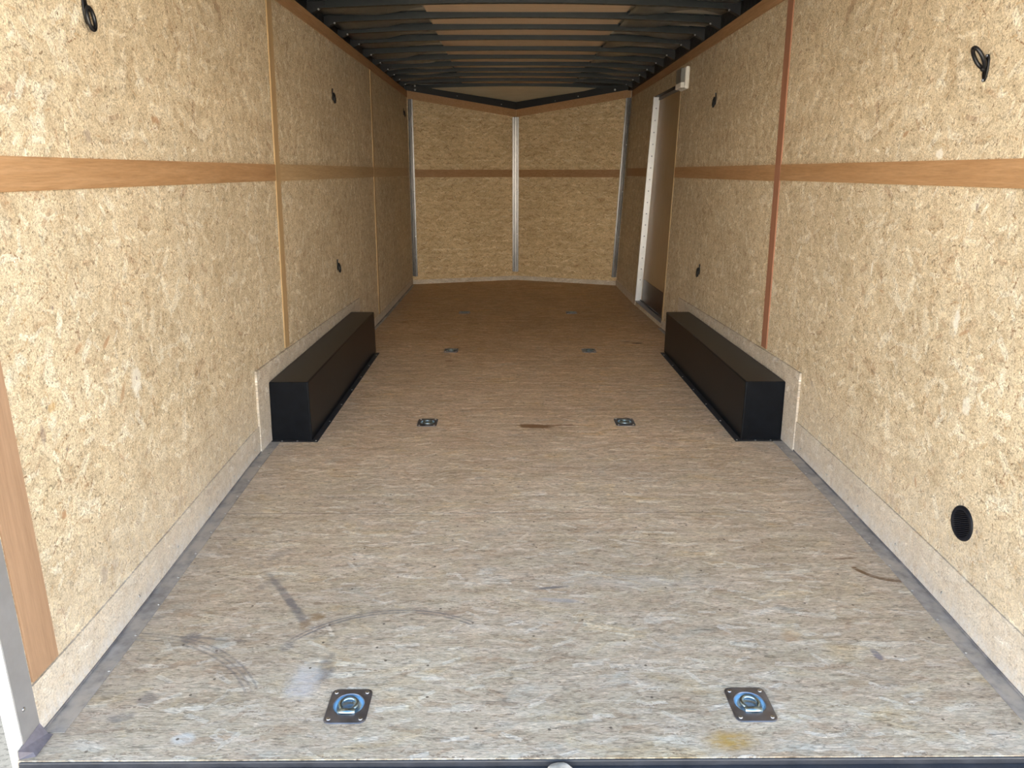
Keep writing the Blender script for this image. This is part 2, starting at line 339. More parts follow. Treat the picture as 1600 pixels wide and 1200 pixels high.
    col = N.mix(1.0, col, N.ramp(N.step(yy, 1.2, 6.5), [(0.0, (1.0, 1.09, 1.22)), (0.22, (1.24, 1.32, 1.43)), (0.5, (1.30, 1.28, 1.28)), (0.78, (1.27, 1.18, 1.08)), (1.0, (1.12, 0.94, 0.74))]), 'MULTIPLY')
    # mixed unevenly toward grey along the side edges
    e = N.math('ADD', N.math('ABSOLUTE', X[0]), N.math('MULTIPLY', N.math('SUBTRACT', nz, 0.5), 0.25))
    col = N.mix(N.step(e, 0.95, 1.25, 0.0, 0.28), col, (0.30, 0.28, 0.27))
    return col
fl_tones = [(0.40, 0.30, 0.20), (0.49, 0.385, 0.27), (0.58, 0.475, 0.355), (0.72, 0.645, 0.53), (0.42, 0.285, 0.175), (0.33, 0.23, 0.15)]
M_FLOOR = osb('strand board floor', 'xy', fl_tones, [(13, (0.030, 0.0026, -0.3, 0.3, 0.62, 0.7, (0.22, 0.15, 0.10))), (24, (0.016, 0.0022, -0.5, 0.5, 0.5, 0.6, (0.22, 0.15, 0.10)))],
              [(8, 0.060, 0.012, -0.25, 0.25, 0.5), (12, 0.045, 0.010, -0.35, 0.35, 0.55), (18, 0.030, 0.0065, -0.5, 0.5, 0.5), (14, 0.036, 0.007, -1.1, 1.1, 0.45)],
              (0.28, 1.5, 1), stains=floor_stains_and_light, amp=1.35)

def wood(name, tones, axis, fine=1.0, rough=0.5):
    N = NT(name); P = N.pos()
    sc = {'y': (20, 0.9, 20), 'z': (20, 20, 0.9), 'x': (0.9, 20, 20)}[axis]
    g = N.noise(N.mapping(P, scale=sc), 2.2, 5, 0.6, dist=1.2)
    p = N.noise(N.mapping(P, scale=tuple(c * 1.0 for c in sc)), 15, 4, 0.75)
    col = N.ramp(g, [(0.25, tones[0]), (0.5, tones[1]), (0.75, tones[2])])
    col = N.mix(1.0, col, N.ramp(p, [(0.3, 1 - 0.22 * fine), (0.6, 1.04)]), 'MULTIPLY')
    N.set(col, rough, 0, 0.35); N.bump(p, 0.15, 0.001); return N.m
lu = [(0.34, 0.185, 0.085), (0.41, 0.235, 0.115), (0.48, 0.29, 0.155)]
M_LUAN = wood('luan batten', lu, 'y')
M_LUANX = wood('luan batten front', [(c[0] * .86, c[1] * .84, c[2] * .8) for c in lu], 'x')
M_LUANZ = wood('luan upright batten', [(0.36, 0.235, 0.12), (0.42, 0.285, 0.15), (0.47, 0.33, 0.18)], 'z', 0.6)
M_LUANE = wood('pinkish luan edge batten', [(0.32, 0.20, 0.125), (0.37, 0.235, 0.15), (0.42, 0.27, 0.175)], 'z', 0.7)
M_LUANR = wood('reddish luan upright batten', [(0.28, 0.125, 0.075), (0.33, 0.155, 0.095), (0.37, 0.18, 0.115)], 'z')
M_LUANP = wood('pale luan batten', [(0.40, 0.27, 0.145), (0.46, 0.32, 0.18), (0.52, 0.37, 0.22)], 'y')
M_TAN = wood('smooth luan board', [(0.34, 0.235, 0.125), (0.37, 0.26, 0.145), (0.40, 0.285, 0.16)], 'z', 0.3)
M_NOSE = wood('pale nose board', [(0.55, 0.43, 0.28), (0.60, 0.48, 0.32), (0.65, 0.53, 0.37)], 'x', 0.3)
M_CPLY = wood('ceiling plywood', [(0.62, 0.46, 0.32), (0.70, 0.53, 0.38), (0.77, 0.60, 0.44)], 'x', 0.6)

def metal(name, col, rough, vary=0.1, dirt=None, scale=(1, 1, 1), metal_=1.0, bump=0.0):
    N = NT(name); P = N.pos(); n = N.noise(N.mapping(P, scale=scale), 30, 4, 0.6)
    c = N.mix(1.0, col, N.ramp(n, [(0.3, 1 - vary), (0.7, 1 + vary * 0.5)]), 'MULTIPLY')
    if dirt: c = N.mix(N.step(N.noise(P, 7, 5, 0.65), 0.42, 0.62, 0.15, dirt[1]), c, dirt[0])
    N.set(c, N.ramp(n, [(0.3, rough * 0.85), (0.7, min(1, rough * 1.2))]), metal_, 0.5)
    if bump: N.bump(n, bump, 0.002)
    return N.m
M_ALU = metal('brushed aluminium', (0.17, 0.168, 0.175), 0.26, 0.08, scale=(3, 3, 0.1), metal_=0.6)
M_ALUB = metal('bright aluminium jamb', (0.66, 0.68, 0.72), 0.38, 0.06)
M_FRAME = metal('dull aluminium door frame', (0.31, 0.31, 0.33), 0.5, 0.12, ((0.25, 0.24, 0.235), 0.4), metal_=0.3)
M_GALV = metal('dusty galvanised flashing', (0.36, 0.36, 0.38), 0.55, 0.45, ((0.52, 0.49, 0.46), 0.85), metal_=0.45, bump=0.2)
M_STEEL = metal('black sill steel', (0.035, 0.04, 0.055), 0.42, 0.3, ((0.09, 0.09, 0.10), 0.3), metal_=0.2, bump=0.8)
M_BOW = metal('painted roof bow', (0.017, 0.022, 0.025), 0.42, 0.15, metal_=0.3)
M_CREASE = metal('dark crease grime', (0.10, 0.10, 0.12), 0.7, 0.4, ((0.26, 0.25, 0.26), 0.8), metal_=0.0)
M_FILM = metal('grey roof lining sheet', (0.12, 0.13, 0.125), 0.32, 0.1, metal_=0.3)
M_BLACKTUBE = metal('black steel tube', (0.012, 0.013, 0.016), 0.5, 0.2, metal_=0.2)
M_SKIN = metal('roof skin', (0.62, 0.58, 0.50), 0.32, 0.04, scale=(1, 1, 1), metal_=0.25)
M_SCREW = metal('zinc screw', (0.55, 0.56, 0.58), 0.3, 0.02)
M_ZINC = metal('zinc plated ring', (0.36, 0.48, 0.56), 0.30, 0.03)
M_PLATE = metal('tie-down plate', (0.31, 0.33, 0.40), 0.42, 0.2)
M_CUP = metal('tie-down cup', (0.50, 0.66, 0.78), 0.30, 0.06)
M_HOOK = metal('black forged hook', (0.010, 0.010, 0.012), 0.32, 0.1, metal_=0.3)
def plain(name, col, rough, spec=0.5, vary=0.08, coat=None):
    N = NT(name); n = N.noise(N.pos(), 22, 4, 0.6)
    N.set(N.mix(1.0, col, N.ramp(n, [(0.3, 1 - vary), (0.7, 1 + vary)]), 'MULTIPLY'), rough, 0, spec, coat); return N.m
M_BOXP = plain('black painted wheel box', (0.005, 0.0062, 0.009), 0.32, 0.14, 0.25)
M_FLNG = plain('black flange with dust', (0.035, 0.036, 0.042), 0.5, 0.3, 0.35)
M_WHITE = plain('white plastic', (0.80, 0.79, 0.77), 0.4)
M_SEAL = plain('white door edge', (0.88, 0.86, 0.82), 0.5)
M_GREYP = plain('grey lens', (0.16, 0.16, 0.155), 0.3)
M_VENT = plain('black vent plastic', (0.006, 0.007, 0.012), 0.5, 0.2)
M_RED = plain('red latch button', (0.35, 0.02, 0.02), 0.4)
M_KICKP = plain('dark brown kick plate', (0.05, 0.027, 0.018), 0.4, 0.3, 0.2)
M_GUSSET = plain('dusty purple grey bracket', (0.15, 0.14, 0.17), 0.5, 0.4, 0.4)
M_STONE = plain('pale stone', (0.45, 0.42, 0.38), 0.85, 0.2, 0.45)
N = NT('yard'); p = N.pos(); X = N.sep(p)
apron = N.ramp(N.noise(p, 2.0, 6, 0.7), [(0.3, (0.048, 0.050, 0.050)), (0.7, (0.066, 0.069, 0.067))])
apron = N.mix(N.step(N.noise(N.mapping(p, scale=(1, 2, 1)), 38, 4, 0.7), 0.52, 0.62), apron, (0.026, 0.028, 0.028))
pale = N.ramp(N.noise(p, 0.6, 6, 0.7), [(0.3, (0.60, 0.54, 0.44)), (0.7, (0.74, 0.68, 0.57))])  # unseen pale ground, made up to bounce light toward the front wall
c = N.mix(N.step(N.math('ADD', X[1], N.noise(p, 1.5, 4)), -1.6, -1.2, 1, 0), apron, pale)
N.set(c, 0.85, 0, 0.2); N.bump(N.noise(p, 60, 4), 0.4, 0.01); M_YARD = N.m

# ------------------------------------------------------------------ yard
bm = bmesh.new(); box(bm, -60, 60, -60, 60, -0.75, -0.55)
tag(obj('ground', bm, M_YARD), 'ground outside the rear opening, dark nearby, unseen pale part added to bounce light in', 'ground', kind='structure')

# ------------------------------------------------------------------ floor with pockets for the tie-downs
RINGS = [(-0.496, 1.525), (0.497, 1.524), (-0.520, 3.658), (0.516, 3.658), (-0.512, 5.275), (0.502, 5.265), (-0.496, 6.795), (0.503, 6.780)]
def rots(i): return {0: 0.0, 1: 0.0}.get(i, 0.0)
ys = sorted(set([REAR, 1.449, 1.451, 9.1] + [y + s * 0.045 for _, y in RINGS for s in (-1, 1)] + list(np.round(np.arange(1.6, 9.0, 0.5), 3))))
xs = sorted(set([-1.285, 1.285] + [x + s * 0.042 for x, _ in RINGS for s in (-1, 1)]))
bm = bmesh.new()
fx_ = lambda x, y: max(-1.205, min(1.205, x)) if y < 1.45 else x
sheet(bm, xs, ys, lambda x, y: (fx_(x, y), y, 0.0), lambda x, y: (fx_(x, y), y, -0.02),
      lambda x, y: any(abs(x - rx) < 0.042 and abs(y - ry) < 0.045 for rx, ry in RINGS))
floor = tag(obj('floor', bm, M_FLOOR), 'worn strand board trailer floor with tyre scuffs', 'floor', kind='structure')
bm = bmesh.new(); box(bm, -1.20, 1.20, REAR + 0.02, 9.1, -0.12, -0.06); tag(obj('trim_1', bm, M_BLACKTUBE), 'black subframe under the floor', 'subframe', kind='structure')

# ------------------------------------------------------------------ side walls
DY0, DY1, DZ0, DZ1 = 6.06, 7.19, 0.045, 1.925
for side, nm in ((-1, 'wall_left'), (1, 'wall_right')):
    bm = bmesh.new()
    y1 = 8.64 if side < 0 else 8.56
    gy = sorted(set(list(np.round(span(1.44, y1, 0.12), 4)) + ([DY0, DY1] if side > 0 else [])))
    gz = [0.0, 0.045, 0.5, 1.0, 1.5, DZ1, ZT] if side > 0 else [0, 0.5, 1.0, 1.5, ZT]
    sheet(bm, gy, gz, lambda y, z: (XW(side, y, z), y, z), lambda y, z: (XW(side, y, z) + side * 0.012, y, z),
          (lambda y, z: DY0 < y < DY1 and DZ0 < z < DZ1) if side > 0 else (lambda y, z: False))
    w = tag(obj(nm, bm, M_WALL, smooth=False), 'strand board side wall, ' + ('with the side door' if side > 0 else 'without a door'), 'wall', kind='structure')
    # outer skin keeps daylight out
    bm = bmesh.new()
    gz2 = [-0.12, 0.045, DZ1, 2.30]
    gy2 = [1.362, 1.47] + [g for g in gy if g > 1.5]; ox = lambda y: 1.214 if y < 1.4 else 1.295
    sheet(bm, gy2, gz2, lambda y, z: (side * (ox(y) - 0.008), y, z), lambda y, z: (side * ox(y), y, z),
          (lambda y, z: DY0 < y < DY1 and DZ0 < z < DZ1) if side > 0 else (lambda y, z: False))
    obj('outer_skin', bm, M_BLACKTUBE, w)

# ------------------------------------------------------------------ front wall (shallow V)
def fpt(a, b, ta, tb, u, z, t):
    """point on a front panel: u along it, z height, t toward the room"""
    A = Vector((a[0], a[1], 0)); B = Vector((b[0], b[1], 0)); T0 = Vector((ta[0], ta[1], 0)); T1 = Vector((tb[0], tb[1], 0))
    lo = A.lerp(B, u); hi = T0.lerp(T1, u); h = ta[2] + (tb[2] - ta[2]) * u
    p = lo.lerp(hi, z / h); d = (B - A).normalized(); n = Vector((d.y, -d.x, 0))
    if n.y > 0: n = -n
    return (p.x + n.x * t, p.y + n.y * t, z)
HALF = [(CL, AP, TL, TA), (AP, CR, TA, TR)]
def fslab(bm, h, u0, u1, z0, z1, t, base=0.0):
    """z0/z1 may be functions of u"""
    f0 = z0 if callable(z0) else (lambda u: z0); f1 = z1 if callable(z1) else (lambda u: z1)
    P = []
    for zf in (f0, f1):
        P += [fpt(*HALF[h], u0, zf(u0), t), fpt(*HALF[h], u1, zf(u1), t), fpt(*HALF[h], u1, zf(u1), base), fpt(*HALF[h], u0, zf(u0), base)]
    hexa(bm, P)
def ftop(h): a, b = HALF[h][2][2], HALF[h][3][2]; return lambda u: a + (b - a) * u
fw = bmesh.new()
for h in (0, 1): fslab(fw, h, 0, 1, 0.0, ftop(h), 0.0, -0.012)
tag(obj('wall_front', fw, M_FRONT), 'V shaped strand board front wall', 'wall', kind='structure')
bm = bmesh.new()
for h in (0, 1): fslab(bm, h, -0.08, 1.08, -0.12, 2.5, -0.20, -0.21)
tag(obj('wall_nose', bm, M_BLACKTUBE), 'dark outer nose skin', 'wall', kind='structure')

# ------------------------------------------------------------------ ceiling
ceil = bmesh.new()
gx = list(np.linspace(-1.30, 1.30, 41)); gy = list(np.arange(1.36, 9.35, 0.05))
rng = np.random.RandomState(3)
ph = rng.rand(60, 3) * 6.28
def skin(x, y):
    k = int((y - 0.95) / 0.4); s = max(0.0, (abs(x) - 0.55) / 0.7)
    d = math.sin((y - 0.95) / 0.4 * math.pi) ** 2
    a = 0.5 + 0.5 * math.sin(x * 4.6 + ph[k % 60, 0]) ; b = math.sin(x * 9 + ph[k % 60, 1])
    return (x, y, 2.228 - min(1, s * 3) * d * (0.014 * a + 0.006 * b) - 0.0224 * x * x)
sheet(ceil, gx, gy, skin, lambda x, y: (x, y, 2.26))
ceiling = tag(obj('ceiling', ceil, M_SKIN, smooth=True), 'rippled sheet metal roof on dark bows', 'ceiling', kind='structure')
BOWS = [4.595 - 0.40 * k for k in range(8, 0, -1)] + [4.595, 4.999, 5.385, 5.79, 6.28, 6.715, 7.13, 7.51, 7.885, 8.32, 8.80]
def droop(x): return -0.035 * (x / 1.25) ** 2
for y in BOWS:
    bm = bmesh.new()
    X = list(np.linspace(-1.27, 1.27, 21))
    prof = [(-0.034, 0.040), (-0.034, 0.037), (-0.018, 0.037), (-0.018, 0.0), (0.018, 0.0), (0.018, 0.037), (0.034, 0.037), (0.034, 0.040)]
    rings = []
    for x in X:
        k = 1.0 if abs(x) < 1.18 else 1.5
        rings.append([bm.verts.new((x, y + a, 2.182 + 0.04 + (b - 0.04) * k + droop(x))) for a, b in prof])
    for a, b in zip(rings, rings[1:]):
        for i in range(8): bm.faces.new((a[i], a[(i + 1) % 8], b[(i + 1) % 8], b[i]))
    bm.faces.new(rings[0]); bm.faces.new(rings[-1][::-1])
    b_ = obj('roof_bow', bm, M_BOW, ceiling)
for a, b in zip([1.40] + BOWS, BOWS + [8.95]):      # plywood strips laid along the middle between the bows
    if b - a < 0.1: continue
    bm = bmesh.new(); box(bm, -0.592, 0.640, a + 0.019, b - 0.019, 2.2095, 2.2140)
    obj('plywood_strip', bm, M_CPLY, ceiling)
# loose lining sheet lying on the bow flanges either side of the plywood, with a wavy free edge
for i, (a, b) in enumerate(zip([1.40] + BOWS, BOWS)):
    if b - a < 0.1: continue
    for side in (-1, 1):
        bm = bmesh.new(); x0 = 0.596 if side < 0 else 0.644
        us = list(np.linspace(x0, 1.2, 17)); p = rng.rand(4) * 6.28; L = (b - a) - 0.04
        ext = lambda u: L * min(1.0, max(0.35, 0.80 + 0.22 * math.sin(9 * u + p[0]) + 0.16 * math.sin(4.2 * u + p[1]) + 0.45 * max(0, u - 1.0)))
        zz = lambda u, v: 2.1935 + 0.005 * math.sin(7 * u + p[2]) * v - 0.035 * (u / 1.25) ** 2 + 0.012 * v
        sheet(bm, us, [0, 0.25, 0.5, 0.75, 1.0], lambda u, v: (side * u, a + 0.0195 + ext(u) * v, zz(u, v)), lambda u, v: (side * u, a + 0.0195 + ext(u) * v, zz(u, v) + 0.0012))
        obj('lining_sheet', bm, M_FILM, ceiling, True)
for side in (-1, 1):
    bm = bmesh.new(); box(bm, *sorted((side * 1.225, side * 1.30)), 1.38, 8.7, 2.112, 2.20)
    for y in BOWS:      # end gussets of the bows
        x0 = side * 1.225; x1 = side * 1.12
        hexa(bm, [(x0, y - 0.02, 2.115), (x1, y - 0.02, 2.165), (x1, y + 0.02, 2.165), (x0, y + 0.02, 2.115), (x0, y - 0.02, 2.2), (x1, y - 0.02, 2.2), (x1, y + 0.02, 2.2), (x0, y + 0.02, 2.2)])
    rail = obj('roof_tube', bm, M_BLACKTUBE, ceiling)
    for y in BOWS[7:-1]:
        s = bmesh.new(); lathe(s, [(0.006, 0), (0.006, 0.003), (0.003, 0.005)], 8, side * 1.16, y - 0.0215, 2.145, 'Y')
        obj('screw', s, M_SCREW, rail)
# nose: header tube over the V, pale roof board beyond it
bm = bmesh.new()
def hz(h): a, b = (2.175, 2.030) if h == 0 else (2.030, 2.185); return lambda u: a + (b - a) * u
for h in (0, 1):
    f = ftop(h); g = hz(h)
    for u0, u1 in ((0, .25), (.25, .5), (.5, .75), (.75, 1)): fslab(bm, h, u0, u1, lambda u: f(u) + 0.001, g, 0.004, -0.06)
hd = tag(obj('trim_2', bm, M_BLACKTUBE), 'black steel header tube above the front wall', 'header', kind='structure')
for h, u, z in ((0, 0.075, 2.125), (0, 0.075, 2.165), (0, 0.45, 2.075), (0, 0.86, 2.0), (1, 0.86, 2.125), (1, 0.35, 2.03), (1, 0.55, 2.07)):
    big = abs(u - 0.075) < 0.01 or u == 0.86 and h == 1
    s = bmesh.new(); r = 0.011 if big else 0.005; x, y, z = fpt(*HALF[h], u, z, 0.004)
    lathe(s, [(r, 0.001), (r, -0.004), (r * 0.5, -0.007)], 10, x, y, z, 'Y'); obj('screw', s, M_SCREW, hd, True)
bm = bmesh.new()
hexa(bm, [(-1.2, 8.84, 2.195), (1.2, 8.84, 2.195), (1.0, 9.16, 2.00), (-1.0, 9.16, 2.00), (-1.2, 8.84, 2.21), (1.2, 8.84, 2.21), (1.0, 9.17, 2.02), (-1.0, 9.17, 2.02)])
nb = tag(obj('trim_3', bm, M_NOSE), 'pale board closing the roof over the nose', 'board', kind='structure')

# ------------------------------------------------------------------ battens, rails, kick panels
tn = [3]
def trim(bm, mat, label, cat='batten', **k):
    tn[0] += 1; return tag(obj('trim_%d' % tn[0], bm, mat, **k), label, cat, kind='structure')
SL0, SL1 = 3.705, 3.775
bm = bmesh.new(); wallslab(bm, -1, 1.44, SL0 - 0.001, 1.224, 1.300, 0.005); trim(bm, M_LUAN, 'orange brown horizontal batten along the rear part of the left wall')
bm = bmesh.new(); wallslab(bm, -1, SL1 + 0.001, 8.50, 1.222, 1.302, 0.005); trim(bm, M_LUANP, 'paler horizontal batten along the forward part of the left wall')
bm = bmesh.new(); wallslab(bm, 1, 1.44, 3.70, 1.226, 1.300, 0.005); trim(bm, M_LUAN, 'horizontal batten on the rear part of the right wall')
bm = bmesh.new(); wallslab(bm, 1, 3.775, DY0 - 0.03, 1.222, 1.300, 0.005); trim(bm, M_LUAN, 'horizontal batten on the right wall between the upright and the door')
bm = bmesh.new(); wallslab(bm, 1, DY1 + 0.03, 8.42, 1.222, 1.300, 0.005); trim(bm, M_LUANX, 'short horizontal batten ahead of the side door')
bm = bmesh.new(); wallslab(bm, -1, SL0, SL1, 0.393, 2.04, 0.006); trim(bm, M_LUANZ, 'pale upright batten on the left wall over the wheel box')
bm = bmesh.new(); wallslab(bm, 1, 3.702, 3.772, 0.385, 2.04, 0.006); trim(bm, M_LUANR, 'reddish upright batten on the right wall over the wheel box')
bm = bmesh.new(); wallslab(bm, -1, 6.33, 6.375, 0.072, 2.045, 0.006); trim(bm, M_LUANZ, 'thin upright batten on the left wall toward the front')
bm = bmesh.new(); wallslab(bm, -1, 1.446, 1.545, 0.136, 2.04, 0.006); trim(bm, M_LUANE, 'wide upright batten at the left rear edge of the wall')
bm = bmesh.new(); wallslab(bm, 1, 1.446, 1.53, 0.145, 2.04, 0.006); trim(bm, M_LUANE, 'wide upright batten at the right rear edge of the wall')
bm = bmesh.new(); wallslab(bm, -1, 1.44, 8.58, 2.045, ZT, 0.008); trim(bm, M_LUAN, 'top rail of the left wall under the roof', 'rail')
bm = bmesh.new(); wallslab(bm, 1, 1.44, 8.52, 2.045, ZT, 0.008); trim(bm, M_LUAN, 'top rail of the right wall under the roof', 'rail')
bm = bmesh.new()
for h in (0, 1):
    f = ftop(h); fslab(bm, h, 0.004, 0.996, lambda u: f(u) - 0.082, f, 0.008)
trim(bm, M_LUAN, 'V shaped top rail on the front wall', 'rail')
for h, nm in ((0, 'left'), (1, 'right')):
    bm = bmesh.new(); fslab(bm, h, 0.05 if h == 0 else 0.028, 0.972 if h == 0 else 0.95, 1.205, 1.288, 0.005)
    trim(bm, M_LUANX, 'horizontal batten across the %s half of the front wall' % nm)
# kick panels
def kick(side):
    bm = bmesh.new(); k0 = 0.130 if side < 0 else 0.148
    wallslab(bm, side, 1.44, 3.235, 0.0, k0, 0.006); wallslab(bm, side, 3.235, 5.55, 0.0, 0.393 if side < 0 else 0.382, 0.010, z1b=0.345)
    wallslab(bm, side, 5.55, 8.58 if side < 0 else DY0, 0.0, 0.068, 0.006)
    if side > 0: wallslab(bm, side, DY1, 8.5, 0.0, 0.068, 0.006)
    return bm
for side, nm in ((-1, 'left'), (1, 'right')):
    bm = kick(side)
    tag(obj('baseboard_' + nm, bm, M_KICK), 'dusty kick panel rising behind the %s wheel box' % nm, 'kick panel', kind='structure')
bm = bmesh.new()
for h in (0, 1): fslab(bm, h, 0.0, 1.0, 0.0, 0.05, 0.006)
tag(obj('baseboard_front', bm, M_KICK), 'low kick panel along the front wall', 'kick panel', kind='structure')
# floor flashing
def screw_bm(x, y, z, axis, sgn, r=0.0042):
    s = bmesh.new(); lathe(s, [(r, 0), (r, sgn * 0.0012), (r * 0.55, sgn * 0.0028)], 8, x, y, z, axis); return s
for side, nm in ((-1, 'left'), (1, 'right')):
    segs = [(1.44, 3.372, 0.050), (5.30, 8.50 if side < 0 else DY0, 0.022)]
    bm = bmesh.new()
    for y0, y1, w in segs:
        sheet(bm, span(y0, y1, 0.1), [0.0, 1.0], lambda y, v: (XW(side, y, 0) - side * (0.007 + v * w), y, 0.0025), lambda y, v: (XW(side, y, 0) - side * (0.007 + v * w), y, 0.0003))
    fl = trim(bm, M_GALV, 'dusty grey metal angle along the %s edge of the floor' % nm, 'flashing')
    bm = bmesh.new()
    for y0, y1, w in segs: wallslab(bm, side, y0, y1, 0.0, 0.009, 0.0085, 0.0065)
    obj('crease_grime', bm, M_CREASE, fl)  # added strip drawing the dark dirty line in the crease, not a real bead
    for y in np.arange(1.66 if side < 0 else 1.72, 3.3, 0.155):
        x = XW(side, y, 0) - side * 0.050
        obj('screw', screw_bm(x, y, 0.0025, 'Z', 1), M_SCREW, fl, True)
    for y in np.arange(1.95, 3.2, 0.30):
        obj('screw', screw_bm(XW(side, y, 0.045) - side * 0.006, y, 0.045, 'X', -side), M_SCREW, fl, True)
# aluminium posts of the front wall
def post(bm, cx, cy, w, d, z0, z1, lean=(0, 0), ang=0.0):
    c, s = math.cos(ang), math.sin(ang)
    prof = [(-w / 2, 0), (-w / 2, -0.003), (-w * 0.22, -0.004), (-w * 0.16, -d), (w * 0.16, -d), (w * 0.22, -0.004), (w / 2, -0.003), (w / 2, 0)]
    R = []
    for z in (z0, z1):
        k = (z - z0) / (z1 - z0)
        R.append([bm.verts.new((cx + a * c - b * s + lean[0] * k, cy + a * s + b * c + lean[1] * k, z)) for a, b in prof])
    for i in range(8): bm.faces.new((R[0][i], R[0][(i + 1) % 8], R[1][(i + 1) % 8], R[1][i]))
    bm.faces.new(R[0][::-1]); bm.faces.new(R[1])
for i, (cx, cy, w, z0, z1, lean, ang, lab) in enumerate([
        (-1.166, 8.606, 0.058, 0.092, 2.028, (0.009, 0), 0.0, 'left corner of the front wall'), (0.006, 8.952, 0.072, 0.10, 1.866, (0.0, 0), 0.0, 'middle of the front wall'),
        (1.140, 8.509, 0.056, 0.092, 2.035, (0.085, 0), 0.0, 'right corner of the front wall')]):
    bm = bmesh.new(); post(bm, cx, cy, w, 0.016, z0, z1, lean, ang)
    p_ = trim(bm, M_ALU, 'aluminium post at the ' + lab, 'post')
    for z in (0.55, 1.05, 1.55):
        k = (z - z0) / (z1 - z0)
        obj('screw', screw_bm(cx + lean[0] * k + 0.017, cy - 0.008, z, 'Y', -1, 0.006), M_SCREW, p_, True)

# ------------------------------------------------------------------ side door in the right wall
XO = 0.052
door = empty('door_1', (XW(1, 6.6, 0), 6.6, 0.0)); tag(door, 'recessed side door with pale panel, dark kick plate and bright jamb', 'door', kind='structure')
def dobj(name, bm, mat, parent=door, **k):
    o = obj(name, bm, mat, parent, **k)
    if parent is door: o.matrix_parent_inverse = Matrix.Translation(-door.location)
    return o
def dslab(bm, y0, y1, z0, z1, a, b):
    """slab of the doorway between depths a and b behind the wall face (negative stands into the room)"""
    sheet(bm, span(y0, y1, 0.3), span(z0, z1, 0.5), lambda y, z: (XW(1, y, z) + a, y, z), lambda y, z: (XW(1, y, z) + b, y, z))
bm = bmesh.new(); dslab(bm, DY0 + 0.02, DY1 - 0.004, DZ0 + 0.012, DZ1 - 0.03, XO, XO + 0.015)
leaf = dobj('door_leaf', bm, M_TAN)
bm = bmesh.new(); dslab(bm, DY0 + 0.10, DY1 - 0.05, DZ0 + 0.016, 0.262, XO - 0.004, XO - 0.0005); dobj('kick_plate', bm, M_KICKP, leaf)
bm = bmesh.new(); dslab(bm, 6.158, 6.20, 0.93, 1.045, XO - 0.012, XO - 0.0005)
latch = dobj('door_latch', bm, M_HOOK, leaf)
bm = bmesh.new(); dslab(bm, 6.162, 6.196, 0.935, 0.952, XO - 0.016, XO - 0.012); dobj('latch_button', bm, M_RED, latch)
bm = bmesh.new(); dslab(bm, 6.171, 6.187, 0.975, 1.025, XO - 0.020, XO - 0.012); dobj('latch_lever', bm, M_SCREW, latch)
bm = bmesh.new(); dslab(bm, DY1 - 0.006, DY1 + 0.024, DZ0 - 0.02, DZ1 + 0.004, -0.005, 0.0-0.0005); dslab(bm, DY1 - 0.004, DY1 + 0.0, DZ0, DZ1, 0.0, XO + 0.06)
jb = dobj('far_jamb', bm, M_ALUB)
for z in np.arange(0.25, 1.9, 0.105):
    x = XW(1, DY1, z) + 0.026
    s = screw_bm(x, DY1 - 0.004, z, 'Y', -1, 0.0065); dobj('screw', s, M_PLATE, jb, smooth=True)
bm = bmesh.new(); dslab(bm, DY0 - 0.026, DY0 + 0.004, DZ0 - 0.02, DZ1 + 0.004, -0.006, -0.0005); dslab(bm, DY0, DY0 + 0.004, DZ0, DZ1, 0.0, XO + 0.06); dobj('near_jamb', bm, M_TAN)
bm = bmesh.new(); dslab(bm, DY0, DY1, DZ1 - 0.004, DZ1, 0.0, XO + 0.06); dobj('head_jamb', bm, M_BLACKTUBE)
bm = bmesh.new(); dslab(bm, DY0, DY1, DZ1 - 0.03, DZ1 - 0.006, XO - 0.01, XO); dobj('head_seal', bm, M_FRAME)
bm = bmesh.new(); dslab(bm, DY0, DY1, DZ0 - 0.004, DZ0 + 0.001, -0.008, XO + 0.06); dobj('threshold', bm, M_FRAME)
bm = bmesh.new(); dslab(bm, DY0, DY1, DZ0 + 0.001, DZ0 + 0.012, XO - 0.012, XO - 0.004); dobj('threshold_seal', bm, M_HOOK)
bm = bmesh.new(); box(bm, 1.335, 1.345, DY0 - 0.1, DY1 + 0.1, 0, 2.0); dobj('outer_panel', bm, M_BLACKTUBE)

# dome light beside the door head
lx = XW(1, 5.9, 1.93)
lamp = empty('dome_light', (lx, 5.90, 1.93)); tag(lamp, 'small white plastic light fixture by the top of the side door', 'light fixture')
bm = bmesh.new(); box(bm, -0.030, -0.0, -0.115, 0.085, -0.078, 0.078); obj('housing', bm, M_WHITE, lamp, bevel=0.010)
bm = bmesh.new(); box(bm, -0.062, -0.030, -0.095, 0.065, -0.028, 0.068); obj('lens', bm, M_GREYP, lamp, bevel=0.006)
bm = bmesh.new(); box(bm, -0.062, -0.030, -0.105, 0.075, -0.070, -0.030); obj('switch_end', bm, M_WHITE, lamp, bevel=0.008)

